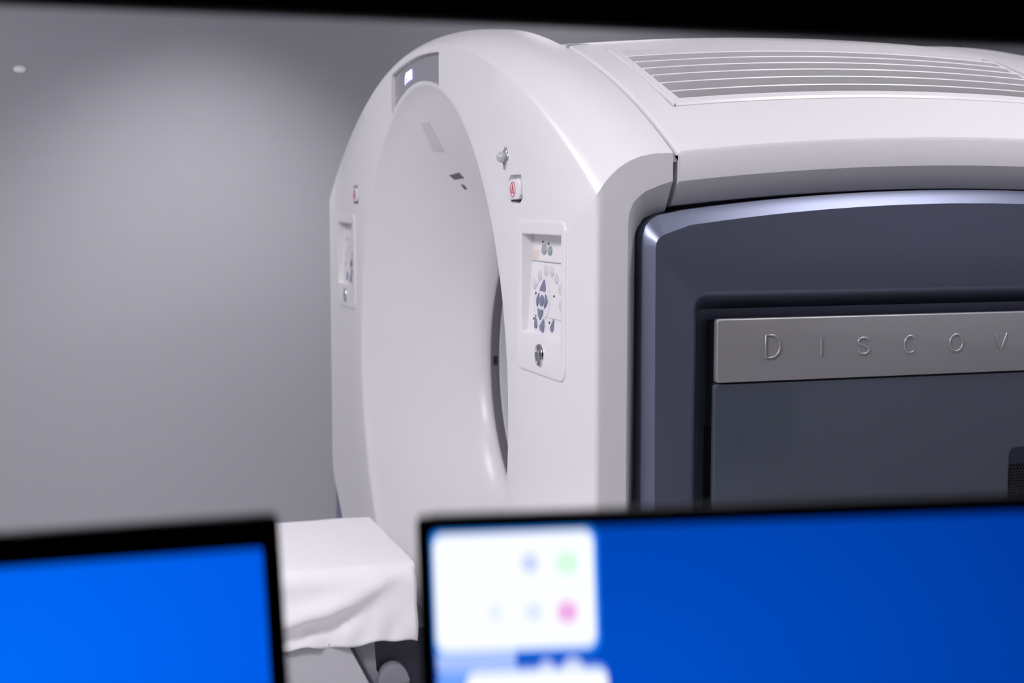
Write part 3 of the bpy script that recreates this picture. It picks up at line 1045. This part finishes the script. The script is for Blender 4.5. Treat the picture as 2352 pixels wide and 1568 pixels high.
# ------------------------------------------------------------------ small pale disc on the back wall
sn = prism('wall_disc', [(a, z) for a, z in ell(-0.92, 1.898, 0.0225, 0.0125, 20)], lambda u, v, d: (d, u, v), -2.3, -2.286, PALE, None, 0.004)
tag(sn, 'small white oval disc high on the plain grey wall', 'sensor')

# ------------------------------------------------------------------ control room: desk and two monitors
DZ = 0.76
dk = thing('control_desk', 'dark laminate desk below the window carrying the two monitors', 'desk', (2.72, -0.45, 0))
box('desktop', (-0.36, -1.1, DZ - 0.03), (0.30, 1.1, DZ), DESKM, dk, 0.004)
for yy in (-1.06, 1.06):
    box('leg', (-0.33, yy - 0.03, 0), (0.26, yy + 0.03, DZ - 0.03), DESKM, dk, 0.004)

def blue_screen(name, c0, c1, cen, rad, s):
    """flat blue desktop picture, brighter in the middle"""
    m = bpy.data.materials.new(name)
    m.use_nodes = True
    nt = m.node_tree
    b = nt.nodes['Principled BSDF']
    b.inputs['Base Color'].default_value = (0.005, 0.005, 0.01, 1)
    b.inputs['Roughness'].default_value = 0.35
    tc = nt.nodes.new('ShaderNodeTexCoord')
    mp = nt.nodes.new('ShaderNodeMapping')
    mp.inputs['Location'].default_value = (-cen[0] / rad[0], -cen[1] / rad[1], 0)
    mp.inputs['Scale'].default_value = (1 / rad[0], 1 / rad[1], 0)
    gr_ = nt.nodes.new('ShaderNodeTexGradient')
    gr_.gradient_type = 'SPHERICAL'
    rp = nt.nodes.new('ShaderNodeValToRGB')
    rp.color_ramp.elements[0].color = (*c1, 1)
    rp.color_ramp.elements[1].color = (*c0, 1)
    nt.links.new(tc.outputs['Object'], mp.inputs['Vector'])
    nt.links.new(mp.outputs[0], gr_.inputs[0])
    nt.links.new(gr_.outputs['Fac'], rp.inputs['Fac'])
    nt.links.new(rp.outputs[0], b.inputs['Emission Color'])
    b.inputs['Emission Strength'].default_value = s
    return m
def monitor(label, corner_px, depth, roll, yaw, tilt, right_corner, bez, top, scr_mat, apps):
    W, H = 0.545, 0.325
    P = CAM + (FWD + RIGHT * (corner_px[0] - 1176) / 3267 - UPV * (corner_px[1] - 784) / 3267) * depth
    # orientation: world-upright plane facing the seat, with a little tilt, yaw and roll
    face = Matrix((RIGHT, Vector((0, 0, 1)), -HEAD)).transposed()
    Rm = face @ Matrix.Rotation(math.radians(yaw), 3, 'Y') @ Matrix.Rotation(math.radians(tilt), 3, 'X') @ Matrix.Rotation(math.radians(roll), 3, 'Z')
    e1 = Rm @ Vector((1, 0, 0))
    e2 = Rm @ Vector((0, 1, 0))
    n = Rm @ Vector((0, 0, 1))
    O = P - (e1 * W if right_corner else Vector((0, 0, 0)))      # top-left corner
    cen = O + e1 * W / 2 - e2 * H / 2
    base = Vector((cen.x, cen.y, DZ)) - Vector((n.x, n.y, 0)) * 0.05
    root = thing('monitor', label, 'monitor', base)
    M4 = Matrix.Translation(-base) @ (Matrix.Translation(O) @ Rm.to_4x4())
    def place(o, par):
        o.parent = par
        return o
    head = thing_part = None
    def mk(name, lo, hi, m, b=0.0):
        o = box(name, lo, hi, m, root, b)
        o.matrix_local = M4
        return o
    mk('housing', (0.003, -H + 0.003, -0.035), (W - 0.003, -0.003, -0.004), BLACK, 0.004)
    # bezel as a frame with an opening
    bm = bmesh.new()
    oo = rrect(0, -H, W, 0, 0.003, 3)
    ii = rrect(bez, -H + bez * 1.6, W - bez, -top, 0.0015, 3)
    rows = []
    for pts, z in ((oo, -0.006), (oo, 0.0), (ii, 0.0), (ii, -0.0035)):
        rows.append([bm.verts.new((a, c, z)) for a, c in pts])
    for a, c in zip(rows[:-1], rows[1:]):
        for k in range(len(a)):
            k2 = (k + 1) % len(a)
            bm.faces.new((a[k], a[k2], c[k2], c[k]))
    bmesh.ops.recalc_face_normals(bm, faces=bm.faces)
    me = bpy.data.meshes.new('bezel')
    bm.to_mesh(me)
    bm.free()
    o = link('bezel', me, BLACK, root)
    o.matrix_local = M4
    sc = box('screen', (bez - 0.001, -H + bez, -0.0045), (W - bez + 0.001, -top + 0.001, -0.003), scr_mat, root)
    sc.matrix_local = M4
    lay = 0
    for nm, poly, col, st, h in apps:
        m = emis('screen_' + nm, col, st)
        a = prism(nm, [(u + UO, -v - VO) for u, v in poly][::-1], lambda u, v, d: (u, v, d), -0.003, -0.003 + h, m, sc)
    # stand
    lo = base
    neck = Vector((cen.x, cen.y, cen.z)) - n * 0.037
    hgt = neck.z - DZ
    cyl = bmesh.new()
    for p0, p1, r0 in ((Vector((0, 0, 0.012)), neck - base, 0.018),):
        ax = (p1 - p0)
        mtx = Matrix.Translation((p0 + p1) / 2) @ ax.to_track_quat('Z', 'Y').to_matrix().to_4x4()
        bmesh.ops.create_cone(cyl, cap_ends=True, segments=20, radius1=r0, radius2=r0, depth=ax.length, matrix=mtx)
    me = bpy.data.meshes.new('stand_neck')
    cyl.to_mesh(me)
    cyl.free()
    link('stand_neck', me, BLACK, root, 40)
    fb = prism('stand_base', ell(0, 0, 0.12, 0.075, 32), lambda u, v, d: (v, u, d), 0.0, 0.014, BLACK, root, 0.004)
    return root
LBLUE = blue_screen('left_wallpaper', (0.0, 0.135, 0.88), (0.0, 0.062, 0.62), (0.40, -0.075, 0), (0.30, 0.25), 1.0)
RBLUE = blue_screen('right_wallpaper', (0.0, 0.075, 0.55), (0.0, 0.018, 0.20), (0.10, -0.10, 0), (0.40, 0.30), 1.0)
def cr(u, v, r):
    return ell(u, v, r, r, 16)
WIN = (0.92, 0.95, 1.0)
UO, VO = 0.0, 0.0020
apps_r = [
    ('window_glow', rrect(0.0062, 0.0068, 0.0950, 0.0730, 0.006, 5), (0.02, 0.28, 1.0), 1.0, 0.00015),
    ('app_window', rrect(0.0080, 0.0085, 0.0930, 0.0705, 0.006, 5), WIN, 1.0, 0.0003),
    ('toolbar', rrect(0.0080, 0.0705, 0.0500, 0.0815, 0.002, 3), (0.38, 0.52, 1.0), 1.0, 0.00025),
    ('lower_window', rrect(0.0230, 0.0825, 0.0985, 0.1600, 0.006, 5), WIN, 1.0, 0.0003),
    ('lower_glow', rrect(0.0080, 0.0800, 0.0985, 0.1620, 0.006, 5), (0.16, 0.36, 1.0), 1.0, 0.0001),
    ('icon', cr(0.0590, 0.0250, 0.0048), (0.60, 0.67, 0.98), 0.95, 0.0006),
    ('icon', cr(0.0785, 0.0255, 0.0062), (0.66, 1.0, 0.74), 0.99, 0.0006),
    ('icon', cr(0.0400, 0.0505, 0.0045), (0.80, 0.87, 1.0), 0.97, 0.0006),
    ('icon', cr(0.0600, 0.0510, 0.0048), (0.72, 0.81, 1.0), 0.97, 0.0006),
    ('icon', cr(0.0780, 0.0515, 0.0056), (0.88, 0.42, 0.82), 0.95, 0.0006),
    ('tab', cr(0.0660, 0.0815, 0.0045), (0.50, 0.60, 1.0), 1.0, 0.0002),
    ('tab', cr(0.0800, 0.0820, 0.0058), (0.58, 0.68, 1.0), 1.0, 0.0002),
]
monitor('black monitor on the right with white application windows on a blue desktop', (956, 1187), 0.75, 2.0, 0.0, -4.0, False, 0.0070, 0.0085, RBLUE, apps_r)
monitor('black monitor on the left showing a plain bright blue screen', (637, 1181), 0.75, 2.9, 6.0, -4.0, True, 0.0090, 0.0175, LBLUE, [])
